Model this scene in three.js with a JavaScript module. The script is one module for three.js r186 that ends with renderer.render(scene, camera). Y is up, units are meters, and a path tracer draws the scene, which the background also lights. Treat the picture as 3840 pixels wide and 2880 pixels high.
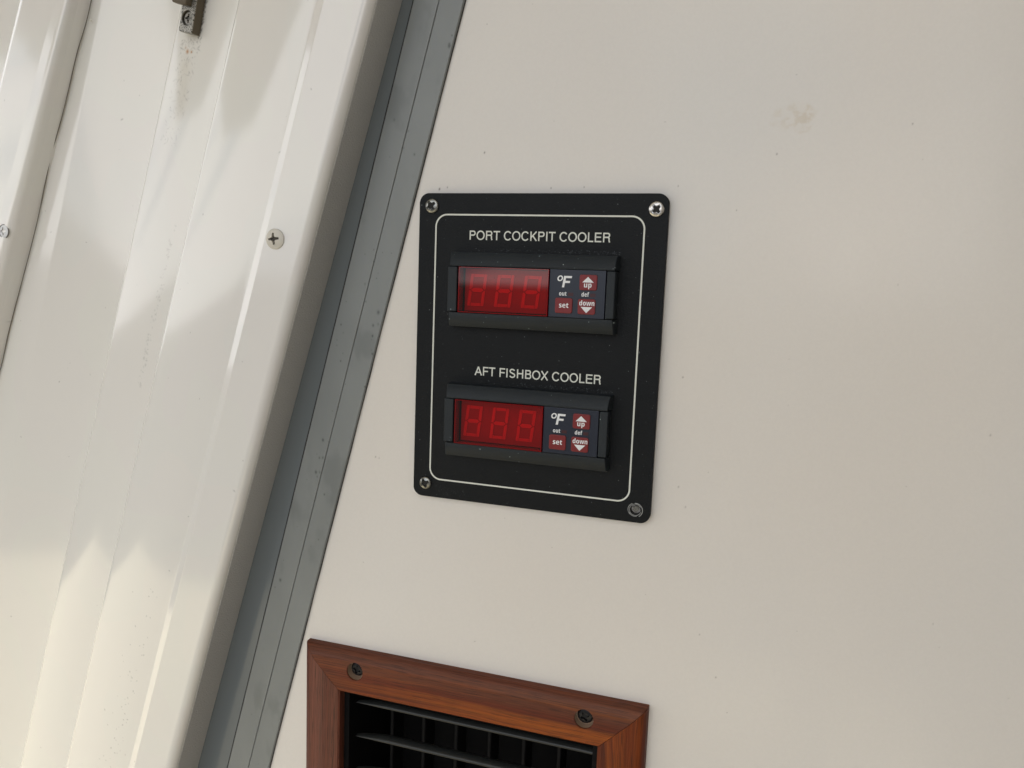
import * as THREE from 'three';
import { mergeGeometries, toCreasedNormals } from 'three/addons/utils/BufferGeometryUtils.js';
import { RoundedBoxGeometry } from 'three/addons/geometries/RoundedBoxGeometry.js';
import { TextGeometry } from 'three/addons/geometries/TextGeometry.js';
import { FontLoader } from 'three/addons/loaders/FontLoader.js';
import { Brush, Evaluator, SUBTRACTION } from 'three-bvh-csg';

// ------------------------------------------------------------------ camera, sky, sun, exposure
const scene = new THREE.Scene();
const camera = new THREE.PerspectiveCamera(52.04, 4 / 3, 0.01, 60);
const EYE = new THREE.Vector3(0.09958, 0.03125, 0.3414);
camera.position.copy(EYE);
camera.up.set(-0.07408, 0.99143, -0.10757);
camera.lookAt(EYE.clone().add(new THREE.Vector3(-0.30146, -0.12508, -0.94524)));

const renderer = new THREE.WebGLRenderer({ antialias: true });
renderer.setSize(1024, 768);
renderer.toneMapping = THREE.LinearToneMapping;
renderer.toneMappingExposure = 0.98;
renderer.shadowMap.enabled = true;

const SUN = new THREE.Vector3(-0.72, 0.62, 0.30).normalize();
const sun = new THREE.DirectionalLight(new THREE.Color().setRGB(1.0, 0.94, 0.83), 3.6);
sun.position.copy(SUN).multiplyScalar(5);
sun.castShadow = true;
sun.shadow.radius = 12;
sun.shadow.mapSize.set(2048, 2048);
Object.assign(sun.shadow.camera, { left: -1, right: 1, top: 1, bottom: -1, near: 0.1, far: 12 });
scene.add(sun, sun.target);

// seeded noise
function rng(seed) { let a = seed >>> 0; return () => { a = (a + 0x6D2B79F5) | 0; let t = Math.imul(a ^ (a >>> 15), 1 | a); t = (t + Math.imul(t ^ (t >>> 7), 61 | t)) ^ t; return ((t ^ (t >>> 14)) >>> 0) / 4294967296; }; }
function hash2(x, y, s) { let h = Math.imul(x, 374761393) ^ Math.imul(y, 668265263) ^ Math.imul(s, 1274126177); h = Math.imul(h ^ (h >>> 13), 1274126177); return ((h ^ (h >>> 16)) >>> 0) / 4294967296; }
function vnoise(x, y, s = 0) {
  const xi = Math.floor(x), yi = Math.floor(y); let fx = x - xi, fy = y - yi;
  fx = fx * fx * (3 - 2 * fx); fy = fy * fy * (3 - 2 * fy);
  const a = hash2(xi, yi, s), b = hash2(xi + 1, yi, s), c = hash2(xi, yi + 1, s), d = hash2(xi + 1, yi + 1, s);
  return a + (b - a) * fx + (c - a) * fy + (a - b - c + d) * fx * fy;
}
function fbm(x, y, o = 4, s = 0) { let v = 0, a = 0.5, n = 0; for (let i = 0; i < o; i++) { v += a * vnoise(x, y, s + i); n += a; a *= 0.5; x *= 2.03; y *= 2.03; } return v / n; }
const sstep = (a, b, x) => { const t = Math.min(1, Math.max(0, (x - a) / (b - a))); return t * t * (3 - 2 * t); };
const clamp01 = (v) => Math.min(1, Math.max(0, v));

const ca0 = (x, y, z) => x * SUN.x + y * SUN.y + z * SUN.z;      // cosine of the angle to the sun
{ // hazy bright sky with soft cloud, one tone of air all round
  const W = 1024, H = 512, d = new Float32Array(W * H * 4);
  for (let j = 0; j < H; j++) for (let i = 0; i < W; i++) {
    const el = ((j + 0.5) / H - 0.5) * Math.PI, az = (i / W) * 2 * Math.PI;
    let r, g, b;
    if (el > 0) {
      const t = Math.sin(el), cx = Math.cos(az) * 2.6, cz = Math.sin(az) * 2.6;
      const n = fbm(cx + 7 + t * 3, cz + 11 + t * 4, 5, 3);
      const c = sstep(0.46, 0.56, n);
      const h = Math.exp(-t * 5);
      r = 0.5 + 0.3 * h; g = 0.68 + 0.18 * h; b = 1.0 - 0.06 * h;
      const k = 1.75, ca = Math.cos(el) * Math.cos(az), sa = Math.cos(el) * Math.sin(az);
      const glow = 0.3 * Math.exp((ca0(ca, t, sa) - 1) * 2.6) + 2.6 * Math.exp(((Math.cos(az) * SUN.x + Math.sin(az) * SUN.z) / Math.hypot(SUN.x, SUN.z) - 1) * 1.2 - t * 2.2);
      r += (k - r) * c * 0.9; g += (k * 0.99 - g) * c * 0.9; b += (k * 0.98 - b) * c * 0.9;
       r += glow; g += glow * 0.98; b += glow * 0.95;
    } else { r = 0.27; g = 0.26; b = 0.25; }
    const o = (j * W + i) * 4; d[o] = r; d[o + 1] = g; d[o + 2] = b; d[o + 3] = 1;
  }
  const sky = new THREE.DataTexture(d, W, H, THREE.RGBAFormat, THREE.FloatType);
  sky.mapping = THREE.EquirectangularReflectionMapping; sky.magFilter = THREE.LinearFilter; sky.needsUpdate = true;
  scene.background = sky; scene.environment = sky;
}

// ------------------------------------------------------------------ helpers
function tex(W, H, fn, srgb = true) {                     // fn(x, y) -> [r, g, b] in 0..1 (sRGB for colour maps) or one number
  const d = new Uint8Array(W * H * 4);
  for (let j = 0; j < H; j++) for (let i = 0; i < W; i++) {
    let v = fn(i, j); if (typeof v === 'number') v = [v, v, v];
    const o = (j * W + i) * 4; d[o] = 255 * clamp01(v[0]); d[o + 1] = 255 * clamp01(v[1]); d[o + 2] = 255 * clamp01(v[2]); d[o + 3] = 255;
  }
  const t = new THREE.DataTexture(d, W, H, THREE.RGBAFormat);
  t.magFilter = THREE.LinearFilter; t.minFilter = THREE.LinearFilter; t.wrapS = t.wrapT = THREE.MirroredRepeatWrapping;
  if (srgb) t.colorSpace = THREE.SRGBColorSpace;
  t.needsUpdate = true; return t;
}
function setUV(g, fn) {
  const p = g.attributes.position, uv = new Float32Array(p.count * 2);
  for (let i = 0; i < p.count; i++) { const q = fn(p.getX(i), p.getY(i), p.getZ(i)); uv[2 * i] = q[0]; uv[2 * i + 1] = q[1]; }
  g.setAttribute('uv', new THREE.BufferAttribute(uv, 2)); return g;
}
const lin = (r, g, b) => new THREE.Color().setRGB(r, g, b);
const std = (o) => new THREE.MeshPhysicalMaterial(o);
function mesh(name, g, m, parent = scene) {
  const o = new THREE.Mesh(g, m); o.name = name; o.castShadow = o.receiveShadow = true; parent.add(o); return o;
}
const used = {};
function thing(name, label, category, [x, y, z] = [0, 0, 0], group) {
  const o = new THREE.Group(); const n = (used[name] = (used[name] || 0) + 1);
  o.name = n > 1 ? `${name}_${String(n - 1).padStart(3, '0')}` : name;
  o.position.set(x, y, z); o.userData = { label, category, kind: 'thing' }; if (group) o.userData.group = group;
  scene.add(o); return o;
}
function structure(o, label, category) { o.userData = { kind: 'structure', label, category }; return o; }
// a sheet ruled between slanting lines; each line is [x at y = 0, slope dx/dy, z]; long facets stay flat, short ones are rounded
function ruled(lines, y0, y1, { close = false, crease = 0.7, ny = 40, flat = 0.0025 } = {}) {
  const L = close ? [...lines, lines[0]] : lines, pos = [], nor = [], uv = [], n = L.length, seg = [];
  for (let i = 0; i < n - 1; i++) { const dx = L[i + 1][0] - L[i][0], dz = L[i + 1][2] - L[i][2], l = Math.hypot(dx, dz); seg.push({ n: new THREE.Vector3(dz, -L[i][1] * dz, -dx).normalize(), long: l > flat }); }
  const at = (k, j) => { const m = seg[j]; if (!m || seg[k].long || seg[k].n.angleTo(m.n) > crease) return seg[k].n; return m.long ? m.n : seg[k].n.clone().add(m.n).normalize(); };
  const around = (j) => (close ? (j + seg.length) % seg.length : j);
  for (let i = 0; i < n - 1; i++) {
    const na = at(i, around(i - 1)), nb = at(i, around(i + 1));
    for (let j = 0; j < ny; j++) {
      const ya = y0 + (y1 - y0) * j / ny, yb = y0 + (y1 - y0) * (j + 1) / ny;
      const P = (l, y, m) => { pos.push(l[0] + l[1] * y, y, l[2]); nor.push(m.x, m.y, m.z); uv.push(l[0] + l[1] * y, y); };
      P(L[i], ya, na); P(L[i], yb, na); P(L[i + 1], ya, nb); P(L[i + 1], ya, nb); P(L[i], yb, na); P(L[i + 1], yb, nb);
    }
  }
  const g = new THREE.BufferGeometry();
  g.setAttribute('position', new THREE.Float32BufferAttribute(pos, 3)); g.setAttribute('normal', new THREE.Float32BufferAttribute(nor, 3)); g.setAttribute('uv', new THREE.Float32BufferAttribute(uv, 2));
  return g;
}
// profile corner: quarter arc from direction a0 to a1 (radians) round a centre
function arc(cx, cz, r, a0, a1, s, n = 7) { const o = []; for (let i = 0; i <= n; i++) { const a = a0 + (a1 - a0) * i / n; o.push([cx + r * Math.cos(a), s, cz + r * Math.sin(a)]); } return o; }
function rrect(w, h, r, cx = 0, cy = 0, T = THREE.Shape) {
  const s = new T(), x = cx - w / 2, y = cy - h / 2;
  s.moveTo(x + r, y); s.lineTo(x + w - r, y); s.absarc(x + w - r, y + r, r, -Math.PI / 2, 0); s.lineTo(x + w, y + h - r); s.absarc(x + w - r, y + h - r, r, 0, Math.PI / 2);
  s.lineTo(x + r, y + h); s.absarc(x + r, y + h - r, r, Math.PI / 2, Math.PI); s.lineTo(x, y + r); s.absarc(x + r, y + r, r, Math.PI, 1.5 * Math.PI); return s;
}
function slab(shape, z0, depth, bevel = 0, seg = 10) {
  const g = new THREE.ExtrudeGeometry(shape, { depth: depth - 2 * bevel, bevelEnabled: bevel > 0, bevelSize: bevel, bevelOffset: -bevel, bevelThickness: bevel, bevelSegments: 2, curveSegments: seg });
  g.translate(0, 0, z0 + bevel); return g;
}
function box(x0, x1, y0, y1, z0, z1, r = 0) {
  const g = r ? new RoundedBoxGeometry(x1 - x0, y1 - y0, z1 - z0, 2, r) : new THREE.BoxGeometry(x1 - x0, y1 - y0, z1 - z0);
  g.translate((x0 + x1) / 2, (y0 + y1) / 2, (z0 + z1) / 2); return g;
}
const strip = (g) => { const q = g.index ? g.toNonIndexed() : g; for (const k of Object.keys(q.attributes)) if (!['position', 'normal', 'uv'].includes(k)) q.deleteAttribute(k); return q; };
const merge = (...gs) => mergeGeometries(gs.flat().map(strip));
const csg = new Evaluator(); csg.useGroups = false; csg.attributes = ['position', 'normal', 'uv'];
function subtract(a, ...bs) {
  let r = new Brush(a); r.updateMatrixWorld();
  for (const b of bs) { const q = new Brush(b); q.updateMatrixWorld(); r = csg.evaluate(r, q, SUBTRACTION); }
  return r.geometry;
}

// ------------------------------------------------------------------ materials
// cream gelcoat of the wall: faint mottling, one scuffed stain, flecks of dirt
const WT = 0.8, WN = 2048;
const wallMap = (() => {
  const R = rng(5), specks = [];
  for (let i = 0; i < 170; i++) specks.push([R() * WN, R() * WN, 0.4 + R() * R() * 0.5, 0.06 + R() * R() * 0.4, R() * 6.28, 1 + R() * 1.6]);
  const at = (x, y) => [(x + 0.3) / WT * WN, (y + 0.4) / WT * WN];
  for (const [x, y, r, k] of [[-0.0265, 0.0896, 1.3, 0.7], [0.0983, 0.0871, 1.2, 0.5], [0.1468, 0.0978, 1.1, 0.4], [0.1848, -0.0197, 1.3, 0.3], [0.0844, 0.0649, 1, 0.35], [0.0816, -0.1188, 1.2, 0.3], [-0.0786, -0.0555, 1.4, 0.4], [-0.0765, -0.056, 1.2, 0.3], [-0.048, 0.0735, 1.5, 0.9], [0.067, -0.0055, 1.2, 0.5], [-0.044, 0.0742, 1.2, 0.5], [0.005, 0.0738, 1, 0.6], [0.02, 0.0741, 1, 0.5], [0.06, 0.0745, 1, 0.4], [0.0685, -0.0535, 1.4, 0.35], [0.072, -0.062, 1.3, 0.3], [0.09, -0.137, 1.2, 0.4]]) { const p = at(x, y); specks.push([p[0], p[1], r * 0.55, k * 0.8, 1.2, 1.5]); }
  const dark = new Float32Array(WN * WN);
  for (const [sx, sy, r, k, a, e] of specks) { const m = Math.ceil(r * 4); for (let j = -m; j <= m; j++) for (let i = -m; i <= m; i++) { const X = Math.round(sx) + i, Y = Math.round(sy) + j; if (X < 0 || Y < 0 || X >= WN || Y >= WN) continue; const u = (i * Math.cos(a) + j * Math.sin(a)) / (r * e), v = (-i * Math.sin(a) + j * Math.cos(a)) / r; dark[Y * WN + X] = Math.max(dark[Y * WN + X], k * Math.exp(-(u * u + v * v))); } }
  return tex(WN, WN, (i, j) => {
    const x = i / WN * WT - 0.3, y = j / WN * WT - 0.4;
    const m = fbm(x * 9, y * 5, 3, 1) - 0.5, f = vnoise(i * 0.5, j * 0.5, 9) - 0.5;
    let v = 0.892 + 0.03 * m + 0.008 * f, warm = 0.004 + 0.012 * (fbm(x * 14 + 4, y * 9, 2, 7) - 0.5);
    const sx = (x - 0.1042) / 0.0075, sy = (y - 0.1008) / 0.0052, q = sx * sx + sy * sy;
    const st = sstep(1.6, 0.1, q + 2.2 * (fbm(x * 240 + 2, y * 200, 4, 21) - 0.5)) * (0.15 + 0.85 * sstep(0.42, 0.62, fbm(x * 330, y * 420, 4, 22))) * (0.55 + 0.45 * sstep(-0.6, 0.7, sx)) * 0.06;
    const dk = dark[j * WN + i];
    return [(v + 0.002 + warm - st * 0.7) * (1 - dk * 0.75), (v - 0.011 - st) * (1 - dk * 0.78), (v - 0.032 - warm - st * 1.5) * (1 - dk * 0.8)];
  });
})();
wallMap.repeat.set(1 / WT, 1 / WT); wallMap.offset.set(0.3 / WT, 0.4 / WT);
const waveBump = tex(512, 512, (i, j) => fbm(i / 80, j / 200, 2, 31), false); waveBump.repeat.set(1 / 0.4, 1 / 0.4);
const M = {};
const wipe = tex(1024, 1024, (i, j) => 0.32 + 0.34 * fbm(i / 60 + 0.25 * j / 60, j / 260, 4, 35) + 0.16 * vnoise(i / 3 + j / 14, j / 40, 37), false); wipe.repeat.set(1 / 0.35, 1 / 0.35);
M.wall = std({ map: wallMap, roughness: 0.36, roughnessMap: wipe, bumpMap: waveBump, bumpScale: 0.0008 });
// gelcoat of the door: whiter, glossier, with dirt specks and a rust stain under the latch
const GN = 2048, GT = 0.5, GX0 = -0.42, GY0 = -0.28;
const gelMap = (() => {
  const R = rng(77), dark = new Float32Array(GN * GN), rust = new Float32Array(GN * GN);
  const put = (arr, x, y, r, k, a = 0, e = 1) => { const sx = (x - GX0) / GT * GN, sy = (y - GY0) / GT * GN, m = Math.ceil(r * e * 3); for (let j = -m; j <= m; j++) for (let i = -m; i <= m; i++) { const X = Math.round(sx) + i, Y = Math.round(sy) + j; if (X < 0 || Y < 0 || X >= GN || Y >= GN) continue; const u = (i * Math.cos(a) + j * Math.sin(a)) / (r * e), v = (-i * Math.sin(a) + j * Math.cos(a)) / r; arr[Y * GN + X] = Math.max(arr[Y * GN + X], k * Math.exp(-(u * u + v * v))); } };
  for (let i = 0; i < 150; i++) put(dark, GX0 + R() * 0.4, GY0 + R() * GT, 0.6 + R(), 0.1 + R() * 0.25, R() * 6, 1 + R());
  for (let i = 0; i < 260; i++) { const t = R(), y = 0.1435 - t * t * 0.05; put(dark, -0.1771 + (y - 0.1445) * 0.29 + (R() - 0.42) * 0.013, y, 0.6 + R() * 1.0, (0.05 + R() * R() * 0.4) * (1 - 0.6 * t), R() * 6, 1 + R() * 3); }
  for (let i = 0; i < 60; i++) { const t = R(); put(dark, -0.1712 + t * 0.0055 + (R() - 0.5) * 0.0016, 0.1435 + t * 0.022, 0.7 + R() * 1.5, 0.3 + R() * 0.5, R() * 6, 1 + R()); }
  for (const [x, y, r, k] of [[-0.1788, 0.138, 3.6, 0.6], [-0.1761, 0.1375, 2.2, 0.6], [-0.1801, 0.14, 2.5, 0.2]]) put(rust, x, y, r, k);
  for (let i = 0; i < 90; i++) { const y = 0.055 - R() * 0.085; put(dark, -0.2026 + y * 0.2935 + (R() - 0.5) * 0.003, y, 0.8 + R() * 1.4, 0.05 + R() * 0.12, R() * 6, 1.5); }
  for (let i = 0; i < 70; i++) { const y = -0.13 - R() * 0.12; put(dark, -0.150 + y * 0.2935 - R() * R() * 0.02, y, 0.6 + R() * 0.8, 0.1 + R() * 0.25, R() * 6, 1.5); }
  return tex(GN, GN, (i, j) => {
    const x = i / GN * GT + GX0, y = j / GN * GT + GY0;
    const m = fbm(x * 12, y * 7, 3, 41) - 0.5;
    const streak = sstep(0.006, 0.001, Math.abs(x + 0.1801 - (y - 0.1315) * 0.16)) * sstep(0.104, 0.112, y) * sstep(0.139, 0.13, y) * (0.5 + 0.5 * fbm(x * 300, y * 120, 2, 45));
    let v = 0.895 + 0.022 * m; const k = dark[j * GN + i], r = rust[j * GN + i];
    let c = [v + 0.002, v - 0.004, v - 0.022 - 0.02 * m];
    c = c.map((a, n) => a * (1 - k * 0.7) * (1 - streak * [0.03, 0.036, 0.05][n]));
    return c.map((a, n) => a * (1 - r) + r * [0.62, 0.36, 0.16][n]);
  });
})();
gelMap.repeat.set(1 / GT, 1 / GT); gelMap.offset.set(-GX0 / GT, -GY0 / GT);
M.gel = std({ map: gelMap, roughness: 0.24, roughnessMap: wipe, bumpMap: waveBump, bumpScale: 0.00025, clearcoat: 1, clearcoatRoughness: 0.075 });
// grey door jamb: painted, mildewed
const jambMap = (() => {
  const R = rng(12), N = 1024, dark = new Float32Array(N * N);
  for (let i = 0; i < 900; i++) { const sx = R() * N, sy = R() * N, cl = fbm(sx / 90, sy / 130, 3, 50); if (cl < 0.46 + R() * 0.22) continue; const r = 0.6 + R() * R() * 2.6, k = 0.15 + R() * 0.45, m = Math.ceil(r * 3); for (let b = -m; b <= m; b++) for (let a = -m; a <= m; a++) { const X = Math.round(sx) + a, Y = Math.round(sy) + b; if (X < 0 || Y < 0 || X >= N || Y >= N) continue; dark[Y * N + X] = Math.max(dark[Y * N + X], k * Math.exp(-(a * a + b * b / 2) / (r * r))); } }
  return tex(N, N, (i, j) => { const d = fbm(i / 60, j / 150, 4, 51), s = sstep(0.55, 0.75, fbm(i / 45, j / 90, 4, 55)); const v = (0.53 + 0.05 * (d - 0.5) - 0.035 * s) * (1 - dark[j * N + i] * 0.75); return [v - 0.008, v + 0.008, v + 0.006]; });
})();
jambMap.repeat.set(1 / 0.25, 1 / 0.25);
M.jamb = std({ map: jambMap, roughness: 0.35 });
const grainBump = tex(512, 512, (i, j) => fbm(i / 3.2, j / 3.2, 3, 61), false); grainBump.repeat.set(1 / 0.06, 1 / 0.06);
M.reveal = std({ color: lin(0.15, 0.17, 0.18), roughness: 0.12 });
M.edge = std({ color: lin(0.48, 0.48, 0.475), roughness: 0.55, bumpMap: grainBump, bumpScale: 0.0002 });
M.caulk = std({ color: lin(0.035, 0.037, 0.036), roughness: 0.8 });
M.sealant = std({ color: lin(0.16, 0.145, 0.12), roughness: 0.8 });
// black textured plate and plastic, dusted with pale specks; mapped in metres over the panel
const dustMap = (() => {
  const R = rng(33), N = 2048, T = 0.16, w = new Float32Array(N * N);
  const put = (x, y, r, k, e = 1, a = 0) => { const m = Math.ceil(r * e * 3); for (let j = -m; j <= m; j++) for (let i = -m; i <= m; i++) { const X = Math.round(x) + i, Y = Math.round(y) + j; if (X < 0 || Y < 0 || X >= N || Y >= N) continue; const u = (i * Math.cos(a) + j * Math.sin(a)) / (r * e), v = (-i * Math.sin(a) + j * Math.cos(a)) / r; w[Y * N + X] = Math.max(w[Y * N + X], k * Math.exp(-(u * u + v * v))); } };
  for (let i = 0; i < 420; i++) put(R() * N, R() * N, 1.7 + R() * R() * 2.0, 0.2 + R() * R() * 0.8);
  const P = (x, y) => [(x + 0.08) / T * N, (y + 0.08) / T * N];
  for (const yy of [0.0458, -0.0142]) for (let i = 0; i < 130; i++) { const [a, b] = P(-0.035 + Math.sqrt(R()) * 0.073, yy + (R() - 0.2) * 0.0016); put(a, b, 0.9 + R() * 1.6, 0.1 + R() * 0.35, 1 + R() * 2, R() * 3); }
  for (let i = 0; i < 40; i++) { const [a, b] = P(-0.045 + R() * 0.016, -0.069 + R() * 0.004); put(a, b, 1 + R() * 2, 0.06 + R() * 0.12, 2.5, 1.2 + R() * 0.6); }
  const t = tex(N, N, (i, j) => { const n = vnoise(i / 5, j / 5, 71) - 0.5, d = w[j * N + i], v = 0.05 + 0.012 * n + 0.012 * (fbm(i / 200, j / 200, 3, 73) - 0.5); return [v + d * 0.7, v + 0.014 + d * 0.7, v + 0.026 + d * 0.68]; });
  t.repeat.set(1 / T, 1 / T); t.offset.set(0.5, 0.5); return t;
})();
const leather = tex(1024, 1024, (i, j) => 0.65 * vnoise(i / 4.2, j / 4.2, 81) + 0.35 * vnoise(i / 1.9, j / 1.9, 83), false); leather.repeat.set(1 / 0.1, 1 / 0.1);
M.plate = std({ map: dustMap, roughness: 0.5, specularIntensity: 0.45, bumpMap: leather, bumpScale: 0.00012 });
M.plastic = std({ map: dustMap, color: lin(3.0, 3.2, 3.2), roughness: 0.55, specularIntensity: 0.8, bumpMap: leather, bumpScale: 0.00003 });
M.blackIn = std({ color: lin(0.0035, 0.0035, 0.004), roughness: 0.7, specularIntensity: 0.3 });
M.pad = std({ color: lin(0.016, 0.021, 0.036), roughness: 0.3 });
M.print = std({ color: lin(0.72, 0.74, 0.68), roughness: 0.6 });
M.white = std({ color: lin(0.8, 0.82, 0.84), roughness: 0.5 });
M.button = std({ color: lin(0.19, 0.014, 0.016), roughness: 0.38 });
M.ledDark = std({ color: lin(0.045, 0.009, 0.012), roughness: 0.4 });
M.lens = std({ color: lin(0.86, 0.05, 0.07), transmission: 1, thickness: 0, roughness: 0.02, ior: 1.5 });
M.lensEdge = std({ color: lin(0.28, 0.012, 0.02), roughness: 0.2 });
M.backing = std({ color: lin(0.3, 0.27, 0.3), roughness: 0.5 });
M.segment = std({ color: lin(0.6, 0.5, 0.5), roughness: 0.5 });
M.gap = std({ color: lin(0.03, 0.03, 0.035), roughness: 0.5 });
const scuff = tex(256, 256, (i, j) => 0.18 + 0.5 * fbm(i / 12, j / 12, 4, 91), false);
M.steel = std({ color: lin(0.62, 0.6, 0.57), metalness: 1, roughness: 0.5, roughnessMap: scuff });
M.steelDull = std({ color: lin(0.3, 0.3, 0.28), metalness: 1, roughness: 0.6, roughnessMap: scuff });
M.steelSmooth = std({ color: lin(0.5, 0.5, 0.49), metalness: 0.8, roughness: 0.3 });
M.recess = std({ color: lin(0.012, 0.011, 0.01), roughness: 0.7 });
M.painted = std({ color: lin(0.6, 0.57, 0.5), roughness: 0.22 });
M.blackScrew = std({ color: lin(0.018, 0.018, 0.02), roughness: 0.22, metalness: 0.4 });
const pitMap = tex(512, 512, (i, j) => { const n = fbm(i / 9, j / 9, 4, 95), p = sstep(0.52, 0.62, fbm(i / 6 + 40, j / 6, 3, 99)); const v = 0.66 + 0.25 * (n - 0.5) - 0.42 * p; return [v, v * 0.985, v * 0.94]; }); pitMap.repeat.set(1 / 0.03, 1 / 0.03);
M.cast = std({ map: pitMap, metalness: 0.55, roughness: 0.45 });
M.castSide = std({ color: lin(0.11, 0.09, 0.06), metalness: 0.4, roughness: 0.55 });
// varnished hardwood; u along the grain, v across, in metres; wear and pinkish sky reflection mixed into the colour
function woodTex(seed, c0, c1, c2, wornAndSheen) {
  return tex(2048, 512, (i, j) => {
    const x = i / 1024, y = j / 512, wob = fbm(x * 2.2, y * 2, 3, seed) * 0.4 + 0.04 * fbm(x * 9, y * 4, 2, seed + 4), Y = y + wob * 0.35;
    const band = fbm(x * 0.8 + 3, Y * 13, 4, seed + 7), line = fbm(x * 1.6 + 9, Y * 60, 3, seed + 9), fine = fbm(x * 7, Y * 170, 3, seed + 11), pore = sstep(0.6, 0.76, fbm(x * 20, Y * 260, 2, seed + 15));
    const a = sstep(0.3, 0.7, band), b = sstep(0.52, 0.8, fbm(x * 0.9 + 8, Y * 9, 3, seed + 19)), w = wornAndSheen ? wornAndSheen(x, y) * (0.55 + 0.6 * fbm(x * 10, y * 50, 3, seed + 23)) : 0;
    let c = c0.map((q, n) => q + (c1[n] - q) * a + (c2[n] - q - (c1[n] - q) * a) * b * 0.45);
    c = c.map((q, n) => q + ([0.43, 0.24, 0.16][n] - q) * clamp01(w));
    return c.map((q) => q * (0.68 + 0.2 * fine + 0.2 * line) * (1 - 0.26 * pore));
  });
}
const woodA = woodTex(101, [0.42, 0.16, 0.05], [0.60, 0.27, 0.06], [0.78, 0.44, 0.10], (x, y) => Math.max(sstep(0.33, 0.24, y) * 0.85, sstep(0.62, 0.45, x) * 0.6)); woodA.repeat.set(1 / 0.4, 1 / 0.05);  // wear along the outer edge; pinkish left end is sky reflection put in the colour
const woodB = woodTex(151, [0.42, 0.22, 0.17], [0.50, 0.29, 0.23], [0.46, 0.18, 0.10], (x, y) => sstep(0.25, 0.4, y) * 0.5); woodB.repeat.set(1 / 0.4, 1 / 0.05);  // left rail: mirrored sky painted in as pinkish grey
const woodC = woodTex(191, [0.36, 0.12, 0.02], [0.56, 0.25, 0.05], [0.70, 0.38, 0.09]); woodC.repeat.set(1 / 0.4, 1 / 0.05);
const grainW = tex(512, 512, (i, j) => fbm(i / 60, j / 3, 3, 131), false); grainW.repeat.set(1 / 0.1, 1 / 0.05);
M.wood = [woodA, woodB, woodC].map((m) => std({ map: m, roughness: 0.5, specularIntensity: 0.7, bumpMap: grainW, bumpScale: 0.00015 }));
M.rawWood = std({ color: lin(0.36, 0.25, 0.17), roughness: 0.9 });
M.grille = std({ color: lin(0.026, 0.028, 0.027), roughness: 0.34 });

M.rear = std({ color: lin(0.006, 0.006, 0.0065), roughness: 0.6, specularIntensity: 0.4 });

// ------------------------------------------------------------------ the wall (one sheet with thickness and the vent's opening)
const VX0 = -0.1145, VX1 = 0.062, VY1 = -0.1555, VW = 0.0215, VY0 = -0.335;    // outside of the vent frame, its rail width
{
  const s = new THREE.Shape(); s.moveTo(-0.45, -0.8); s.lineTo(0.75, -0.8); s.lineTo(0.75, 0.8); s.lineTo(-0.45, 0.8); s.lineTo(-0.45, -0.8);
  const h = new THREE.Path(); const a = VX0 + 0.012, b = VX1 - 0.012, c = VY0 + 0.012, d = VY1 - 0.012;
  h.moveTo(a, c); h.lineTo(a, d); h.lineTo(b, d); h.lineTo(b, c); h.lineTo(a, c); s.holes.push(h);
  const g = slab(s, -0.012, 0.012); setUV(g, (x, y) => [x, y]);
  structure(mesh('wall', g, M.wall), 'glossy cream wall that the black control panel and wooden vent are fixed to', 'wall');
}
{ // added wall outside the view, put here to dim the right side
  const g = box(0.42, 0.46, -0.8, 0.8, 0.0, 1.1, 0.006); setUV(g, (x, y, z) => [z, y]);
  structure(mesh('added_side_wall', g, std({ color: lin(0.3, 0.285, 0.27), roughness: 0.4 })), 'added plain grey side wall out of view, dims the right end of the cream wall', 'wall');
}

{ // unseen hardtop, outline shaped to shade the wall and bound the door's reflections
  const r = new THREE.Shape(); [[-1.75, 0], [-1.75, -0.55], [-2.8, -1.7], [-2.5, -2.3], [-1.3, -1.6], [-0.4, -0.85], [0.42, -0.75], [0.42, 0]].forEach((p, i) => i ? r.lineTo(...p) : r.moveTo(...p)); r.closePath();
  const g = slab(r, 0, 0.05, 0.01); g.rotateX(-Math.PI / 2); g.translate(0, 0.8, 0); setUV(g, (x, y, z) => [x, z]);
  structure(mesh('overhang', g, std({ color: lin(0.72, 0.69, 0.64), roughness: 0.4 })), 'unseen pale hardtop roof over the wall, outline shaped for shade and reflections', 'roof');
}
{ // sunlit cockpit sole below, which the glossy door mirrors
  structure(mesh('deck', box(-2.4, 0.42, -0.84, -0.8, 0.02, 1.4), std({ color: lin(0.74, 0.64, 0.43), roughness: 0.6 })), 'pale yellow deck below the wall', 'deck');
}

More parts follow.
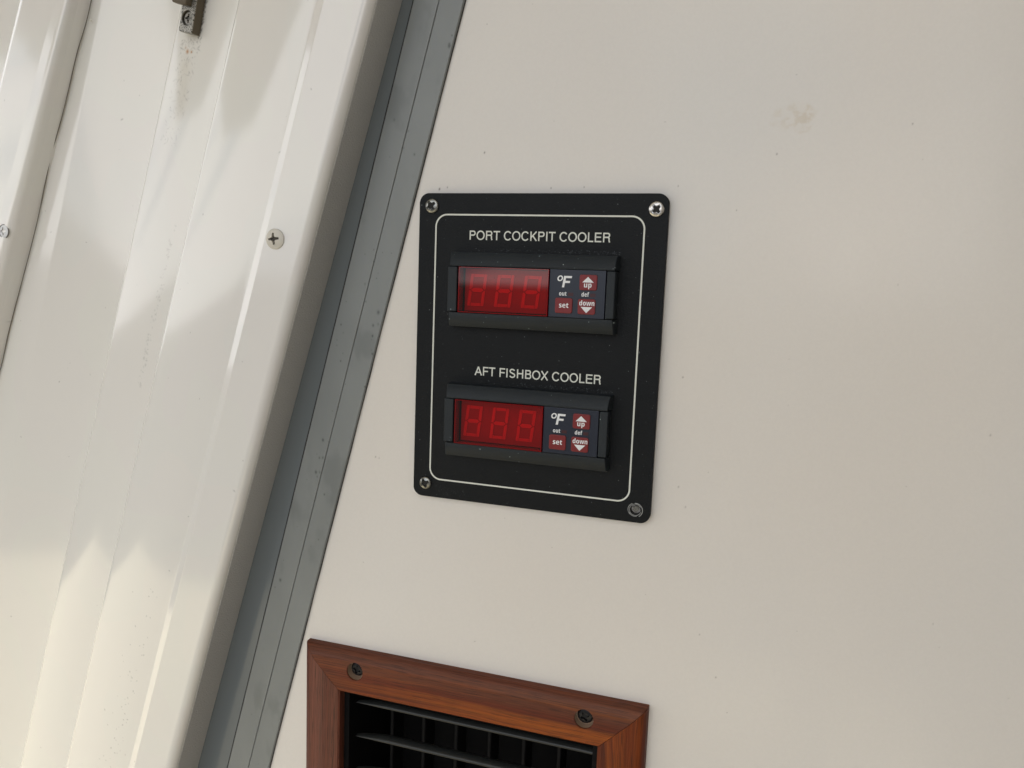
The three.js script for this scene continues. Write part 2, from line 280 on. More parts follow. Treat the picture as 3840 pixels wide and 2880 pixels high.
// ------------------------------------------------------------------ grey jamb along the wall
const YT = 0.34, YB = -0.42, SJ = 0.2605, SD = 0.2932;
{
  const t = thing('door_jamb', 'slanting grey mildew-stained door jamb between white door and cream wall', 'door jamb');
  const bar = (xa, xb, z) => ruled([[xa, SJ, 0.0002], [xa, SJ, z - 0.0004], [xa - 0.0004, SJ, z], [xb + 0.0004, SJ, z], [xb, SJ, z - 0.0004], [xb, SJ, 0.0002]], YB, YT, { crease: 0.9 });
  mesh('outer_strip', bar(-0.0781, -0.0900, 0.002), M.jamb, t);
  mesh('inner_strip', bar(-0.0902, -0.1028, 0.0021), M.jamb, t);
  mesh('reveal', ruled([[-0.1034, SJ, 0.0002], [-0.1034, SJ, 0.0014], [-0.128, SJ, 0.0014], [-0.128, SJ, 0.0002]], YB, YT), M.reveal, t).userData.label = 'glossy blue-grey strip in the gap beside the door';
  const line = (x, z, r, seed, w) => { const R = rng(seed), p = []; for (let i = 0; i <= 60; i++) { const y = YB + (YT - YB) * i / 60; p.push(new THREE.Vector3(x + SJ * y + (R() - 0.5) * w, y, z)); } return new THREE.TubeGeometry(new THREE.CatmullRomCurve3(p), 240, r, 5); };
  mesh('sealant_line', line(-0.0780, 0.0003, 0.00028, 3, 0.0002), M.caulk, t);
  mesh('gap_line', line(-0.1031, 0.0014, 0.00038, 4, 0.0001), M.caulk, t);  // dark tube drawn for the gap beside the inner strip
}

// ------------------------------------------------------------------ screws
function crossCut(len, wid, depth, z) {          // a tapering cross-shaped bit
  const gs = []; for (const a of [0, Math.PI / 2]) { const g = new THREE.BoxGeometry(len, wid, depth); const p = g.attributes.position; for (let i = 0; i < p.count; i++) if (p.getZ(i) < 0) p.setXYZ(i, p.getX(i) * 0.45, p.getY(i) * 0.7, p.getZ(i)); g.rotateZ(a); g.translate(0, 0, z - depth / 2); gs.push(g); }
  return gs;
}
function crossShape(len, w, f) {                 // cross with filleted inner corners
  const s = new THREE.Shape(), a = len / 2, b = w / 2;
  const pts = []; for (let k = 0; k < 4; k++) { const c = Math.cos(k * Math.PI / 2), n = Math.sin(k * Math.PI / 2); const P = (x, y) => pts.push([x * c - y * n, x * n + y * c]); P(a, -b * 0.8); P(a, b * 0.8); P(b + f, b); P(b + f * 0.3, b + f * 0.3); P(b, b + f); }
  s.moveTo(...pts[0]); pts.slice(1).forEach((p) => s.lineTo(...p)); s.closePath(); return s;
}
function headGeometry(r, h, rim, len, w, turn = 0, flat = 0) {
  const pts = [new THREE.Vector2(0.00001, -0.003), new THREE.Vector2(r * 0.5, -0.003), new THREE.Vector2(r, -0.0002), new THREE.Vector2(r, rim)];
  for (let i = 1; i <= 9; i++) { const a = i / 9 * Math.PI / 2; pts.push(new THREE.Vector2(Math.max(0.00001, r * Math.cos(a) * (1 - flat) + flat * r * (1 - i / 9)), rim + (h - rim) * Math.sin(a))); }
  const g = new THREE.LatheGeometry(pts, 36); g.rotateX(Math.PI / 2);
  const cut = slab(crossShape(len, w, w * 0.45), h - 0.0016, 0.003); cut.rotateZ(turn);
  const out = subtract(strip(g), strip(cut)); return toCreasedNormals(out, 0.7);
}
function addScrew(parent, [x, y, z], o) {         // a screw part: head, with its cross recess bottom coloured dark for dirt and shade, as a sub-part
  const s = mesh('screw', headGeometry(o.r, o.h, o.rim ?? 0.0003, o.len, o.w, o.turn ?? 0, o.flat ?? 0), o.m, parent);
  s.position.set(x, y, z); if (o.tilt) s.rotation.set(...o.tilt); if (o.label) s.userData.label = o.label;
  const d = slab(crossShape(o.len * 0.8, o.w * 0.85, o.w * 0.4), o.h - 0.00158, 0.0004 + (o.fill ?? 0)); d.rotateZ(o.turn ?? 0);
  mesh('recess', d, o.rm ?? M.recess, s); return s;
}

// ------------------------------------------------------------------ white door with stepped ridges
{
  const t = thing('door', 'white glossy moulded door with slanting stepped ridges and one large pale screw', 'door');
  const P = Math.PI, q = (x, z) => [x, SD, z];
  const cove = (xa, za, xb, drop, n = 36) => Array.from({ length: n }, (_, i) => q(xa + (xb - xa) * (i + 1) / n, za - drop * ((i + 1) / n) ** 2));   // a face that curves away to the left
  const body = [...arc(-0.1187, 0.0215, 0.0045, 0, P / 2, SD, 10), q(-0.128, 0.026), q(-0.1373, 0.026), q(-0.1376, 0.02595), q(-0.1379, 0.02585), q(-0.1414, 0.0245), q(-0.1418, 0.02427), q(-0.1424, 0.0242), ...cove(-0.1428, 0.0242, -0.1860, 0.0045), ...arc(-0.1860 + 0.005 * Math.sin(0.204), 0.0197 - 0.005 * Math.cos(0.204), 0.005, P / 2 + 0.204, P, SD, 12),
    q(-0.1900, 0.0136), q(-0.1905, 0.0126), q(-0.1914, 0.0121), q(-0.1925, 0.012), ...cove(-0.193, 0.012, -0.2292, 0.0039), ...arc(-0.2292 + 0.005 * Math.sin(0.213), 0.0081 - 0.005 * Math.cos(0.213), 0.005, P / 2 + 0.213, P, SD, 12),
    q(-0.2333, 0.0028), q(-0.2338, 0.0023), q(-0.2348, 0.002), q(-0.236, 0.002), ...cove(-0.237, 0.002, -0.285, -0.0035), q(-0.32, 0.0065), q(-0.32, -0.01), q(-0.1142, -0.01)];
  const g = ruled(body, YB, YT, { close: true, ny: 60, crease: 0.7 }); setUV(g, (x, y) => [x, y]);
  mesh('door_leaf', g, M.gel, t);
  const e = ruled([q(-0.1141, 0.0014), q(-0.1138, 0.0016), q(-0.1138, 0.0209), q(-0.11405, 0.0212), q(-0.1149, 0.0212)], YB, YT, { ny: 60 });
  setUV(e, (x, y, z) => [z, y]); mesh('edge_shade_strip', e, M.edge, t).userData.label = 'grained return face of the door, shade deepened by its grey colour';  // return face of the leaf; the grey colour deepens its shade
  addScrew(t, [-0.1177, 0.048, 0.0262], { r: 0.0047, h: 0.0017, len: 0.0055, w: 0.0013, turn: 0.12, m: M.painted, flat: 0.35, rm: std({ color: lin(0.05, 0.04, 0.03), roughness: 0.6 }), label: 'large cream-painted oval-head screw near the ridge' });
}
// ------------------------------------------------------------------ white panel at the far left with its bead
{
  const t = thing('side_panel', 'white glossy panel left of the door with rounded bead and cracked sealant', 'panel');
  const G = [-0.3035, 0.372], H = [-0.310, 0.401], K = [-0.3447, 0.397], mix = (a, b, k) => [a[0] + (b[0] - a[0]) * k, a[1] + (b[1] - a[1]) * k];
  const at = (a, z, dx = 0) => [a[0] + dx, a[1], z];
  const prof = [at(G, 0.0055, 0.0004), at(G, 0.0062), at(mix(G, H, 0.12), 0.009), at(mix(G, H, 0.26), 0.0125), at(mix(G, H, 0.45), 0.0151), at(mix(G, H, 0.68), 0.0169), at(mix(G, H, 0.92), 0.0179), at(H, 0.0181, -0.0006), at(H, 0.0181, -0.0018), at(H, 0.01795, -0.003),
    at(mix(H, K, 0.25), 0.0173), at(mix(H, K, 0.6), 0.0163), at(mix(H, K, 0.93), 0.0153), at(K, 0.0149), at(K, 0.0142, -0.0008), at(K, 0.0128, -0.0013), at(K, 0.008, -0.0016), at(K, 0.0075, -0.0022), at(K, 0.0074, -0.02), at(K, 0.0074, -0.08), at(K, -0.01, -0.08), at(G, -0.01)];
  const g = ruled(prof, YB, YT, { close: true, ny: 60, crease: 0.7 }); setUV(g, (x, y) => [x + 0.03, y + 0.05]);
  mesh('panel_body', g, M.gel, t);
  const R = rng(8), p = []; for (let i = 0; i <= 46; i++) { const y = YT - (YT - YB) * i / 46; p.push(new THREE.Vector3(G[0] + G[1] * y + 0.0006 + (R() - 0.5) * 0.0022 * (R() > 0.6 ? 1.2 : 0.45), y, 0.0068)); }
  mesh('sealant_crack', new THREE.TubeGeometry(new THREE.CatmullRomCurve3(p), 300, 0.00024, 5), M.sealant, t);
  const c = new THREE.TetrahedronGeometry(0.0011); c.translate(-0.2405, 0.1575, 0.0072); mesh('sealant_chip', c, M.gel, t);
  const cr = new THREE.RingGeometry(0.0031, 0.0038, 32); cr.translate(-0.2925, 0.0494, 0.01795); mesh('countersink', cr, std({ color: lin(0.16, 0.15, 0.14), roughness: 0.6 }), t);  // flat dark ring: shadow round the sunk screw, painted as colour
  addScrew(t, [-0.2924, 0.0494, 0.0178], { r: 0.0033, h: 0.0009, len: 0.0042, w: 0.0011, turn: 0.05, m: M.steelSmooth, flat: 0.5, tilt: [0, -0.08, 0], label: 'small flat steel screw sunk in the panel' });
}
// ------------------------------------------------------------------ corroded latch block
{
  const A = Math.atan(0.245), t = thing('latch_block', 'small corroded grey metal latch block screwed to the door at its top', 'latch', [-0.1747, 0.1452, 0.0107]); t.rotation.set(0, -0.1, -A);
  const fr = slab(rrect(0.0083, 0.03, 0.0008, 0, 0.015), 0.0012, 0.004, 0.0003); setUV(fr, (x, y) => [x, y]);
  const cut = new THREE.CylinderGeometry(0.0037, 0.0034, 0.004, 32); cut.rotateX(Math.PI / 2); cut.translate(0.0002, 0.0066, 0.0052 - 0.0012 + 0.0018);
  const hole = new THREE.CylinderGeometry(0.0037, 0.0034, 0.003, 32); hole.rotateX(Math.PI / 2); hole.translate(0.0002, 0.0066, 0.0052);
  mesh('front_plate', toCreasedNormals(subtract(strip(fr), strip(hole)), 0.6), M.cast, t);
  const sd = box(-0.0041, 0.0043, 0.0002, 0.03, 0, 0.0046, 0.0003); mesh('block_body', subtract(strip(sd), strip(hole)), M.castSide, t);
  const up = slab(rrect(0.0089, 0.02, 0.0006, -0.0023, 0.0217), 0.0054, 0.0038, 0.0004); setUV(up, (x, y) => [x + 0.2, y]); mesh('keeper', up, M.castSide, t).userData.label = 'brownish keeper bar across the top of the latch';
  addScrew(t, [0.0003, 0.0066, 0.0038], { r: 0.0030, h: 0.0009, len: 0.0042, w: 0.0011, turn: 0.1, m: M.cast, flat: 0.6, label: 'pitted steel screw in a dark countersink' });
}

// ------------------------------------------------------------------ lettering: plain capitals drawn as strokes of even width
const CAPS = (() => {
  const w = { P: 667, O: 778, R: 722, T: 611, C: 722, K: 667, I: 278, L: 556, E: 667, A: 667, F: 611, S: 667, H: 722, B: 667, X: 667, ' ': 278 };
  for (const k in w) w[k] /= 718;
  const st = 0.145, h = st / 2;
  const ell = (cx, cy, rx, ry, a0, a1, n = 28) => { const o = []; for (let i = 0; i <= n; i++) { const a = (a0 + (a1 - a0) * i / n) * Math.PI / 180; o.push([cx + rx * Math.cos(a), cy + ry * Math.sin(a)]); } return o; };
  const L = 0.12 + h, B = h, T = 1 - h;
  const g = {
    I: [[[0.194, 0], [0.194, 1]]], L: [[[L, 0], [L, 1]], [[L, B], [0.74, B]]], T: [[[0.425, 0], [0.425, 1 - st * 0.5]], [[0.03, T], [0.82, T]]],
    E: [[[L, 0], [L, 1]], [[L, B], [0.87, B]], [[L, T], [0.86, T]], [[L, 0.525], [0.82, 0.525]]], F: [[[L, 0], [L, 1]], [[L, T], [0.81, T]], [[L, 0.5], [0.75, 0.5]]],
    H: [[[L, 0], [L, 1]], [[0.815, 0], [0.815, 1]], [[L, 0.53], [0.815, 0.53]]], X: [[[0.09, 0], [0.83, 1]], [[0.83, 0], [0.09, 1]]], A: [[[0.06, 0], [0.465, 1 - h * 0.4]], [[0.87, 0], [0.465, 1 - h * 0.4]], [[0.2, 0.34], [0.73, 0.34]]],
    K: [[[L, 0], [L, 1]], [[0.83, 1], [L + 0.02, 0.36]], [[0.40, 0.56], [0.85, 0]]],
    P: [[[L, 0], [L, 1]], [[L, T], [0.58, T], ...ell(0.58, 0.72, 0.2, 0.2128, 88, -88), [0.58, 0.505], [L, 0.505]]],
    R: [[[L, 0], [L, 1]], [[L, T], [0.62, T], ...ell(0.62, 0.73, 0.2, 0.2028, 88, -88), [0.62, 0.525], [L, 0.525]], [[0.62, 0.525], ...ell(0.66, 0.37, 0.13, 0.14, 80, 10, 8), [0.8, 0.16], [0.87, 0]]],
    B: [[[L, 0], [L, 1]], [[L, T], [0.56, T], ...ell(0.56, 0.74, 0.18, 0.1925, 88, -88), [0.56, 0.54], [L, 0.54]], [[0.56, 0.54], ...ell(0.58, 0.3, 0.215, 0.2365, 88, -88), [0.58, B], [L, B]]],
    O: [[...ell(0.54, 0.5, 0.425, 0.445, 0, 360, 48)]], C: [[...ell(0.53, 0.5, 0.405, 0.445, 38, 322, 40)]],
    S: [[...ell(0.46, 0.735, 0.275, 0.205, 18, 180, 16), ...ell(0.46, 0.735, 0.275, 0.19, 185, 262, 8), ...ell(0.47, 0.27, 0.3, 0.215, 82, 0, 10), ...ell(0.47, 0.27, 0.3, 0.21, -5, -162, 18)]],
  };
  return { w, g, st };
})();
function ribbon(pts, st) {                        // an even-width flat stroke along a polyline
  const n = pts.length, closed = Math.hypot(pts[0][0] - pts[n - 1][0], pts[0][1] - pts[n - 1][1]) < 1e-6, pos = [], idx = [];
  const dir = (a, b) => { const d = Math.hypot(b[0] - a[0], b[1] - a[1]) || 1; return [(b[0] - a[0]) / d, (b[1] - a[1]) / d]; };
  for (let i = 0; i < n; i++) {
    const p = pts[i], a = i ? pts[i - 1] : closed ? pts[n - 2] : null, b = i < n - 1 ? pts[i + 1] : closed ? pts[1] : null;
    const d0 = a ? dir(a, p) : dir(p, b), d1 = b ? dir(p, b) : d0; let nx = -(d0[1] + d1[1]), ny = d0[0] + d1[0]; const l = Math.hypot(nx, ny) || 1; nx /= l; ny /= l;
    const k = st / 2 / Math.max(0.5, nx * -d0[1] + ny * d0[0]);
    pos.push(p[0] + nx * k, p[1] + ny * k, 0, p[0] - nx * k, p[1] - ny * k, 0); if (i) idx.push(2 * i - 2, 2 * i - 1, 2 * i, 2 * i, 2 * i - 1, 2 * i + 1);
  }
  const g = new THREE.BufferGeometry(); g.setAttribute('position', new THREE.Float32BufferAttribute(pos, 3)); g.setIndex(idx); g.computeVertexNormals(); setUV(g, (x, y) => [x, y]); return g;
}
function capsLine(text, x0, x1, y, h, z) {
  let w = 0; for (const c of text) w += CAPS.w[c]; const k = (x1 - x0) / w, gs = []; let x = x0, lift = 0;
  for (const c of text) { for (const s of CAPS.g[c] || []) { const g = ribbon(s.map(([a, b]) => [a * k, b * h]), CAPS.st * h); g.translate(x, y, z + (lift = (lift + 1) % 3) * 0.000015); gs.push(g); } x += CAPS.w[c] * k; }
  return merge(gs);
}

// ------------------------------------------------------------------ black control panel
{
  const t = thing('control_panel', 'black textured metal plate with white border line and two cooler titles', 'control panel', [0, 0, 0]);
  const w = 0.1138, s = rrect(w, 0.1424, 0.0046, 0.0006, 0.0003);
  const HX = 0.0508, HY = -0.0650;
  const hole = new THREE.Path(); hole.absarc(HX, HY, 0.0022, 0, Math.PI * 2, true); s.holes.push(hole);
  const plate = slab(s, 0.0001, 0.0029, 0.0003, 14); setUV(plate, (x, y) => [x, y]); mesh('plate', plate, M.plate, t);
  const b = rrect(0.0962, 0.1245, 0.0058, 0, 0); b.holes.push(rrect(0.0948, 0.1231, 0.0051, 0, 0, THREE.Path));
  mesh('border_line', slab(b, 0.00301, 0.00005, 0, 20), M.print, t);
  mesh('title', capsLine('PORT COCKPIT COOLER', -0.0316, 0.0337, 0.0508, 0.0041, 0.00304), M.print, t).userData.label = 'white title reading PORT COCKPIT COOLER';
  mesh('title', capsLine('AFT FISHBOX COOLER', -0.0266, 0.0328, -0.0107, 0.0041, 0.00304), M.print, t).userData.label = 'white title reading AFT FISHBOX COOLER';
  const S = { r: 0.0033, h: 0.0019, rim: 0.0002, len: 0.0046, w: 0.0015 };
  addScrew(t, [-0.0499, 0.0657, 0.0031], { ...S, turn: 0.6, m: M.steelDull, label: 'dull steel pan-head screw in the upper left corner' });
  addScrew(t, [0.0524, 0.0649, 0.0031], { ...S, turn: 0.72, m: M.steel, label: 'bright steel pan-head screw in the upper right corner' });
  addScrew(t, [-0.0498, -0.0642, 0.0031], { ...S, r: 0.0030, turn: 0.45, m: M.steelDull, label: 'scratched steel screw in the lower left corner' });
  // empty hole, scratched round its rim, with the broken shank of a screw inside
  const ring = (r0, a0, a1, wd, dx, dy, sq) => { const p = []; for (let i = 0; i <= 30; i++) { const a = a0 + (a1 - a0) * i / 30; p.push([dx + r0 * Math.cos(a), dy + r0 * sq * Math.sin(a)]); } return ribbon(p, wd); };
  const rings = [ring(0.0026, 0.5, 6.0, 0.00022, 0, 0, 1), ring(0.0031, -1.0, 1.7, 0.0003, 0.0001, -0.0002, 1.02), ring(0.0031, 2.0, 4.0, 0.00022, -0.0001, 0, 0.96), ring(0.0029, 3.6, 5.0, 0.0002, 0, -0.0001, 1.0)];
  rings.forEach((g, i) => g.translate(HX, HY, 0.00302 + i * 0.00001)); mesh('scratched_rim', merge(rings), std({ color: lin(0.33, 0.34, 0.34), roughness: 0.5 }), t);
  const sh = new THREE.CylinderGeometry(0.0013, 0.0013, 0.0016, 20); sh.rotateX(Math.PI / 2); sh.translate(HX, HY, 0.0009); mesh('broken_shank', sh, M.steelDull, t).userData.label = 'broken screw shank deep in the empty corner hole';
  const sl = new THREE.CylinderGeometry(0.00225, 0.00205, 0.0026, 24, 1, true); sl.rotateX(Math.PI / 2); sl.translate(HX, HY, 0.0016); mesh('hole_sleeve', sl, std({ color: lin(0.05, 0.05, 0.05), roughness: 0.4, side: THREE.DoubleSide }), t);
}

// ------------------------------------------------------------------ the two temperature controllers
const font = await new FontLoader().loadAsync('fonts/droid/droid_sans_bold.typeface.json');
function word(s, size, x, y, z, { width, slant = 0 } = {}) {
  const g = new TextGeometry(s, { font, size, depth: 0.00004, curveSegments: 6 }); g.computeBoundingBox(); const b = g.boundingBox, k = width ? width / (b.max.x - b.min.x) : 1, p = g.attributes.position;
  for (let i = 0; i < p.count; i++) p.setXYZ(i, x + (p.getX(i) - b.min.x) * k + p.getY(i) * slant, y + p.getY(i), z + p.getZ(i)); g.computeVertexNormals(); return g;
}
const tri = (pts, z) => { const s = new THREE.Shape(); s.moveTo(...pts[0]); pts.slice(1).forEach((p) => s.lineTo(...p)); s.closePath(); return slab(s, z, 0.00004); };
function digitSegments(x, y, w, h) {               // seven leaning segments; x, y is the lower left corner
  const k = 0.0014, lean = 0.108, gp = 0.00016, out = [];
  const S = (pts) => { const s = new THREE.Shape(); pts.forEach(([a, b], i) => { const X = x + a + b * lean, Y = y + b; i ? s.lineTo(X, Y) : s.moveTo(X, Y); }); s.closePath(); out.push(slab(s, 0.00575, 0.0003)); };
  const m = h / 2, c = k * 0.62;
  S([[k + gp, 0], [w - k - gp, 0], [w - k - gp, k], [k + gp, k]]); S([[k + gp, h - k], [w - k - gp, h - k], [w - k - gp, h], [k + gp, h]]);
  S([[k * 0.55 + gp, m], [k + gp * 2 + 0.0002, m - c], [w - k - gp * 2 - 0.0002, m - c], [w - k * 0.55 - gp, m], [w - k - gp * 2 - 0.0002, m + c], [k + gp * 2 + 0.0002, m + c]]);
  for (const [sx, d] of [[0, 1], [w, -1]]) { S([[sx, 0.0003], [sx + d * 0.0003, 0], [sx + d * k, 0], [sx + d * k, m - c - gp], [sx + d * k * 0.35, m - gp], [sx, m - gp - 0.0003]]); S([[sx, h - 0.0003], [sx + d * 0.0003, h], [sx + d * k, h], [sx + d * k, m + c + gp], [sx + d * k * 0.35, m + gp], [sx, m + gp + 0.0003]]); }
  return out;
}
function makeController(dy, label) {
  const t = thing('temperature_controller', label, 'temperature controller', [0, dy, 0]);
  const P = (g) => setUV(g, (x, y) => [x, y + dy]);
  // bars: profile in (y, z), extruded along x with the ends drawn in towards the front
  const bar = (pts) => { const s = new THREE.Shape(); pts.forEach(([y, z], i) => i ? s.lineTo(y, z) : s.moveTo(y, z)); s.closePath(); const g = new THREE.ExtrudeGeometry(s, { depth: 0.0766, bevelEnabled: true, bevelSize: 0.0002, bevelOffset: -0.0002, bevelThickness: 0.0002, bevelSegments: 1 }); const p = g.attributes.position; for (let i = 0; i < p.count; i++) { const y = p.getX(i), z = p.getY(i), x = -0.0383 + p.getZ(i), u = (z - 0.003) / 0.0072; p.setXYZ(i, x - Math.sign(x) * 0.0011 * Math.max(0, u) * Math.max(0, u), y, z); } g.index || 0; return P(toCreasedNormals(strip(g), 0.5)); };
  const flip = (g) => { const p = g.attributes.position; for (let i = 0; i < p.count; i += 3) { const a = [p.getX(i), p.getY(i), p.getZ(i)]; p.setXYZ(i, p.getX(i + 1), p.getY(i + 1), p.getZ(i + 1)); p.setXYZ(i + 1, ...a); } return P(toCreasedNormals(g, 0.5)); };
  mesh('top_bar', flip(bar([[0.0388, 0.003], [0.0388, 0.0101], [0.0394, 0.0102], [0.0442, 0.0085], [0.0449, 0.0078], [0.0452, 0.003]])), M.plastic, t);
  mesh('bottom_bar', flip(bar([[0.0179, 0.003], [0.0179, 0.0101], [0.0173, 0.0102], [0.0124, 0.0085], [0.0117, 0.0078], [0.0114, 0.003]])), M.plastic, t);
  mesh('end_cap', P(box(-0.0386, -0.0339, 0.0182, 0.0385, 0.003, 0.0098, 0.0006)), M.plastic, t);
  mesh('end_cap', P(box(0.0340, 0.0379, 0.0182, 0.0385, 0.003, 0.0100, 0.0006)), M.plastic, t);
  mesh('inner_case', box(-0.0338, 0.0338, 0.0178, 0.0389, 0.003, 0.0053), M.blackIn, t);
  // display: clear red lens over a red block with unlit segments
  const d = new THREE.Group(); d.name = 'display'; t.add(d);
  const lx0 = -0.0329, lx1 = 0.0088, ly0 = 0.0182, ly1 = 0.0384, lz = 0.0107;
  const pane = new THREE.PlaneGeometry(lx1 - lx0, ly1 - ly0); pane.translate((lx0 + lx1) / 2, (ly0 + ly1) / 2, lz); mesh('lens', pane, M.lens, d);
  const fr = 0.0003; mesh('lens_rim', merge(box(lx0, lx1, ly1 - fr, ly1, 0.0054, lz - 0.0001), box(lx0, lx1, ly0, ly0 + fr, 0.0054, lz - 0.0001), box(lx0, lx0 + fr, ly0 + fr, ly1 - fr, 0.0054, lz - 0.0001), box(lx1 - fr, lx1, ly0 + fr, ly1 - fr, 0.0054, lz - 0.0001)), M.lensEdge, d);
  mesh('segment_block', box(-0.0315, 0.0078, 0.0189, 0.0378, 0.0052, 0.0057), M.backing, d);
  for (const x of [-0.0302, -0.0174, -0.0047]) mesh('digit', merge(digitSegments(x, 0.0211, 0.0078, 0.0144)), M.segment, d);
  for (const x of [-0.0185, -0.0058]) mesh('decimal_dot', box(x, x + 0.0009, 0.0335, 0.0345, 0.00572, 0.0059), M.backing, d);
  // keypad
  const k = mesh('keypad', P(box(0.0092, 0.0338, 0.0181, 0.0386, 0.0045, 0.0101, 0.0002)), M.pad, t), kz = 0.01012;
  const btn = (cx, cy, extra) => { const b = mesh('button', slab(rrect(0.0077, 0.0066, 0.0009, cx, cy), kz - 0.0003, 0.0008, 0.0003, 5), M.button, t); mesh('button_print', merge(extra), M.white, b); return b; };
  const bz = kz + 0.00052;
  btn(0.02635, 0.0334, [tri([[0.0238, 0.0334], [0.0288, 0.0334], [0.0262, 0.0358]], bz), word('up', 0.0022, 0.0246, 0.0313, bz, { width: 0.0033 })]).userData.label = 'red up button with white arrow';
  btn(0.01600, 0.0232, [word('set', 0.0022, 0.0140, 0.0223, bz, { width: 0.0042 })]).userData.label = 'red set button';
  btn(0.02605, 0.0231, [tri([[0.0236, 0.0230], [0.0261, 0.0204], [0.0286, 0.0230]], bz), word('down', 0.0021, 0.0229, 0.0236, bz, { width: 0.0066 })]).userData.label = 'red down button with white arrow';
  const z = kz + 0.00003;
  const o = new THREE.Shape(); o.absellipse(0, 0, 0.00125, 0.00125, 0, Math.PI * 2); const oh = new THREE.Path(); oh.absellipse(0, 0, 0.00066, 0.00075, 0, Math.PI * 2, true); o.holes.push(oh); const og = slab(o, z, 0.00004, 0, 12); { const p = og.attributes.position; for (let i = 0; i < p.count; i++) p.setXYZ(i, 0.0139 + p.getX(i) + p.getY(i) * 0.15, 0.0348 + p.getY(i), p.getZ(i)); }
  const Fs = new THREE.Shape(); [[0, 0], [0.0010, 0], [0.0010, 0.0019], [0.0031, 0.0019], [0.0031, 0.0028], [0.0010, 0.0028], [0.0010, 0.0040], [0.0035, 0.0040], [0.0035, 0.0049], [0, 0.0049]].forEach(([a, b], i) => { const X = 0.0148 + a + b * 0.17, Y = 0.0310 + b; i ? Fs.lineTo(X, Y) : Fs.moveTo(X, Y); }); Fs.closePath();
  mesh('unit_symbol', merge(og, slab(Fs, z, 0.00004)), M.white, k);
  mesh('out_word', word('out', 0.0018, 0.0137, 0.02745, z, { width: 0.0033 }), M.white, k);
  mesh('def_word', word('def', 0.0018, 0.0236, 0.0274, z, { width: 0.0033 }), M.white, k);
  for (const x of [0.0176, 0.0273]) mesh('indicator_window', box(x, x + 0.0024, 0.0274, 0.0288, kz - 0.0001, kz + 0.00002), M.ledDark, k);
  return t;
}
makeController(0, 'upper black temperature controller with dark red display below the PORT COCKPIT COOLER title');
makeController(-0.0600, 'lower black temperature controller with dark red display below the AFT FISHBOX COOLER title');

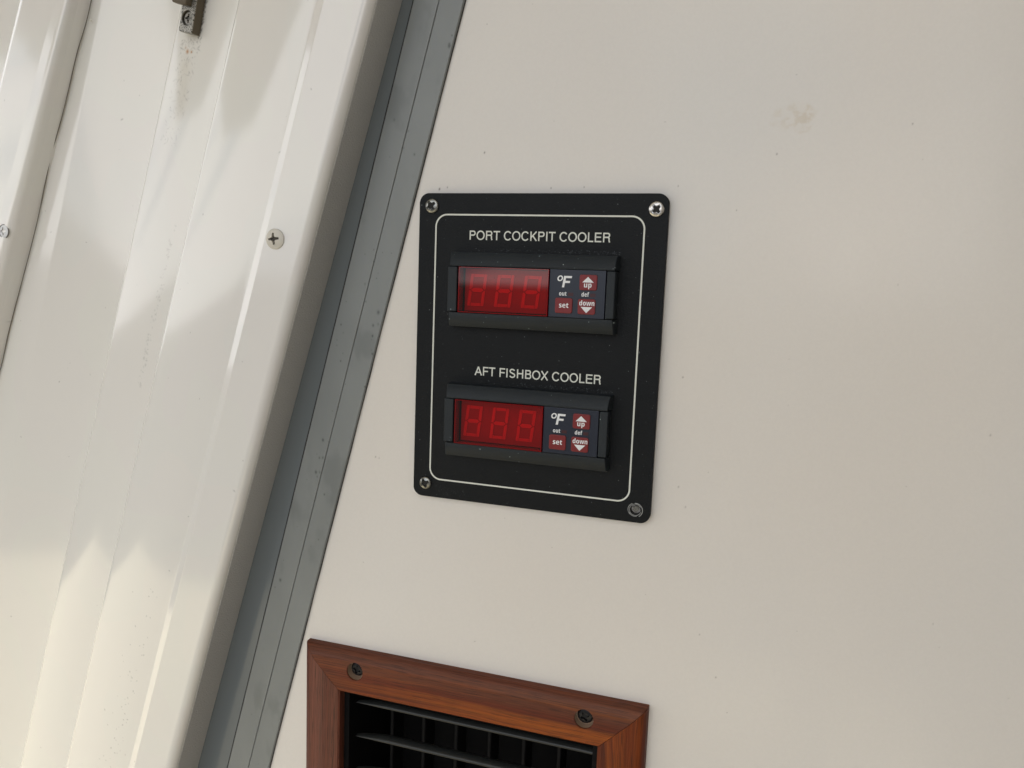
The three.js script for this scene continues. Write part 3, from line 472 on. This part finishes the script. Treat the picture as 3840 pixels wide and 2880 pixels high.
// ------------------------------------------------------------------ wooden air vent
{
  const t = thing('air_vent', 'varnished wooden air vent frame with black louvres below the control panel', 'air vent', [0, 0, 0]);
  const prof = [[0, 0], [0, 0.0022]]; for (let i = 1; i <= 9; i++) { const a = i / 9 * Math.PI / 2; prof.push([0.009 * (1 - Math.cos(a)), 0.0022 + 0.0052 * Math.sin(a)]); }
  prof.push([0.015, 0.0076], [VW - 0.0008, 0.0072], [VW, 0.0064], [VW, -0.011], [0.0125, -0.011], [0.0125, 0]);
  const L = 1, mk = (fn, uvf) => {                 // fn(s, k) -> [x, y] for inset s and share k of the length
    const s = new THREE.Shape(); prof.forEach(([a, z], i) => i ? s.lineTo(a, z) : s.moveTo(a, z)); s.closePath();
    const g = new THREE.ExtrudeGeometry(s, { depth: L, bevelEnabled: false, steps: 1 }), p = g.attributes.position, uv = [];
    for (let i = 0; i < p.count; i++) { const a = p.getX(i), z = p.getY(i), k = p.getZ(i), [x, y] = fn(a, k); uv.push(...uvf(x, y, a + z * 0.6)); p.setXYZ(i, x, y, z); }
    g.setAttribute('uv', new THREE.Float32BufferAttribute(uv, 2));
    // make sure faces point outwards
    const a = new THREE.Vector3(), b = new THREE.Vector3(), c = new THREE.Vector3(); let vol = 0; for (let i = 0; i < p.count; i += 3) { a.fromBufferAttribute(p, i); b.fromBufferAttribute(p, i + 1); c.fromBufferAttribute(p, i + 2); vol += a.dot(b.cross(c)); }
    if (vol < 0) for (const at of [g.attributes.position, g.attributes.uv]) for (let i = 0; i < p.count; i += 3) for (let q = 0; q < at.itemSize; q++) { const u = at.array[i * at.itemSize + q]; at.array[i * at.itemSize + q] = at.array[(i + 1) * at.itemSize + q]; at.array[(i + 1) * at.itemSize + q] = u; }
    return toCreasedNormals(strip(g), 0.5);
  };
  const e = 0.00012;                                // hairline at the mitres
  const top = mk((s, k) => [(VX0 + s + e) * (1 - k) + (VX1 - s - e) * k, VY1 - s], (x, y, v) => [x + 0.2, v]);
  const bot = mk((s, k) => [(VX0 + s + e) * (1 - k) + (VX1 - s - e) * k, VY0 + s], (x, y, v) => [x + 0.5, v]);
  const lef = mk((s, k) => [VX0 + s, (VY0 + s + e) * (1 - k) + (VY1 - s - e) * k], (x, y, v) => [y + 0.9, v]);
  const rig = mk((s, k) => [VX1 - s, (VY0 + s + e) * (1 - k) + (VY1 - s - e) * k], (x, y, v) => [y + 1.3, v]);
  const spots = [[-0.0842, -0.1648], [0.0336, -0.1648]];
  const bore = ([x, y]) => { const c = new THREE.CylinderGeometry(0.0045, 0.0045, 0.006, 28); c.rotateX(Math.PI / 2); c.translate(x, y, 0.0032 + 0.003); return strip(c); };
  const rail = mesh('frame_rail', toCreasedNormals(subtract(top, ...spots.map(bore)), 0.5), M.wood[0], t);
  for (const [x, y] of spots) {
    const c = new THREE.CylinderGeometry(0.00445, 0.00445, 0.0034, 28, 1, true); c.rotateX(Math.PI / 2); c.translate(x, y, 0.0049); const f = new THREE.CircleGeometry(0.0045, 28); f.translate(x, y, 0.00325);
    mesh('counterbore', merge(c, f), std({ color: lin(0.36, 0.25, 0.17), roughness: 0.9, side: THREE.DoubleSide }), rail);
    addScrew(t, [x, y + 0.0001, 0.0033], { r: 0.0038, h: 0.0021, len: 0.0042, w: 0.0013, turn: 0.25 + x * 6, m: M.blackScrew, label: x < 0 ? 'black screw in the left counterbore of the top rail' : 'black screw in the right counterbore of the top rail' });
  }
  mesh('frame_rail', lef, M.wood[1], t).userData.label = 'left rail of the frame, greyed by a painted sky reflection';
  mesh('frame_rail', rig, M.wood[2], t).userData.label = 'orange-brown right rail of the frame';
  mesh('frame_rail', bot, M.wood[0], t);
  const ix0 = VX0 + VW, ix1 = VX1 - VW, iy0 = VY0 + VW, iy1 = VY1 - VW;
  const g = new THREE.Group(); g.name = 'grille'; t.add(g);
  mesh('housing', merge(box(ix0 + 0.0002, ix0 + 0.003, iy0, iy1, -0.05, 0.002), box(ix1 - 0.003, ix1 - 0.0002, iy0, iy1, -0.05, 0.002), box(ix0 + 0.003, ix1 - 0.003, iy1 - 0.003, iy1 - 0.0002, -0.05, 0.002), box(ix0 + 0.003, ix1 - 0.003, iy0 + 0.0002, iy0 + 0.003, -0.05, 0.002), box(ix0, ix1, iy0, iy1, -0.054, -0.05)), M.blackIn, g);
  for (let n = 0; n < 6; n++) {                     // louvres: thin vanes with pointed ends
    const y = -0.1855 - n * 0.0186, secs = 26, m = 14, pos = [], idx = [], xa = ix0 + 0.0055, xb = ix1 - 0.0028;
    for (let i = 0; i <= secs; i++) { const k = i / secs, x = xa + (xb - xa) * (i < 10 ? 0.16 * Math.pow(i / 10, 1.7) : 0.16 + 0.84 * (i - 10) / (secs - 10)); const f = Math.min(1, Math.pow(Math.max(0, (x - xa) / 0.016), 0.6)); for (let j = 0; j < m; j++) { const a = j / m * 2 * Math.PI, c = Math.cos(a) * 0.0032 * (0.4 + 0.6 * f), v = Math.sin(a) * 0.00155 * (0.04 + 0.96 * f); pos.push(x, y - (1 - f) * 0.0003 + v, -0.0004 + c - 0.0032 * (0.4 + 0.6 * f)); } }
    for (let i = 0; i < secs; i++) for (let j = 0; j < m; j++) { const a = i * m + j, b = i * m + (j + 1) % m; idx.push(a, a + m, b, b, a + m, b + m); }
    const q = new THREE.BufferGeometry(); q.setAttribute('position', new THREE.Float32BufferAttribute(pos, 3)); q.setIndex(idx); q.computeVertexNormals(); setUV(q, (x, yy, z) => [x, z]);
    mesh('louvre', q, M.grille, g);
  }
  for (let i = 0; i < 7; i++) { const x = -0.0765 + i * 0.0186; mesh('rear_vane', box(x - 0.0011, x + 0.0011, iy0 + 0.003, iy1 - 0.003, -0.034, -0.020, 0.001), M.rear, g); }
}

renderer.render(scene, camera);
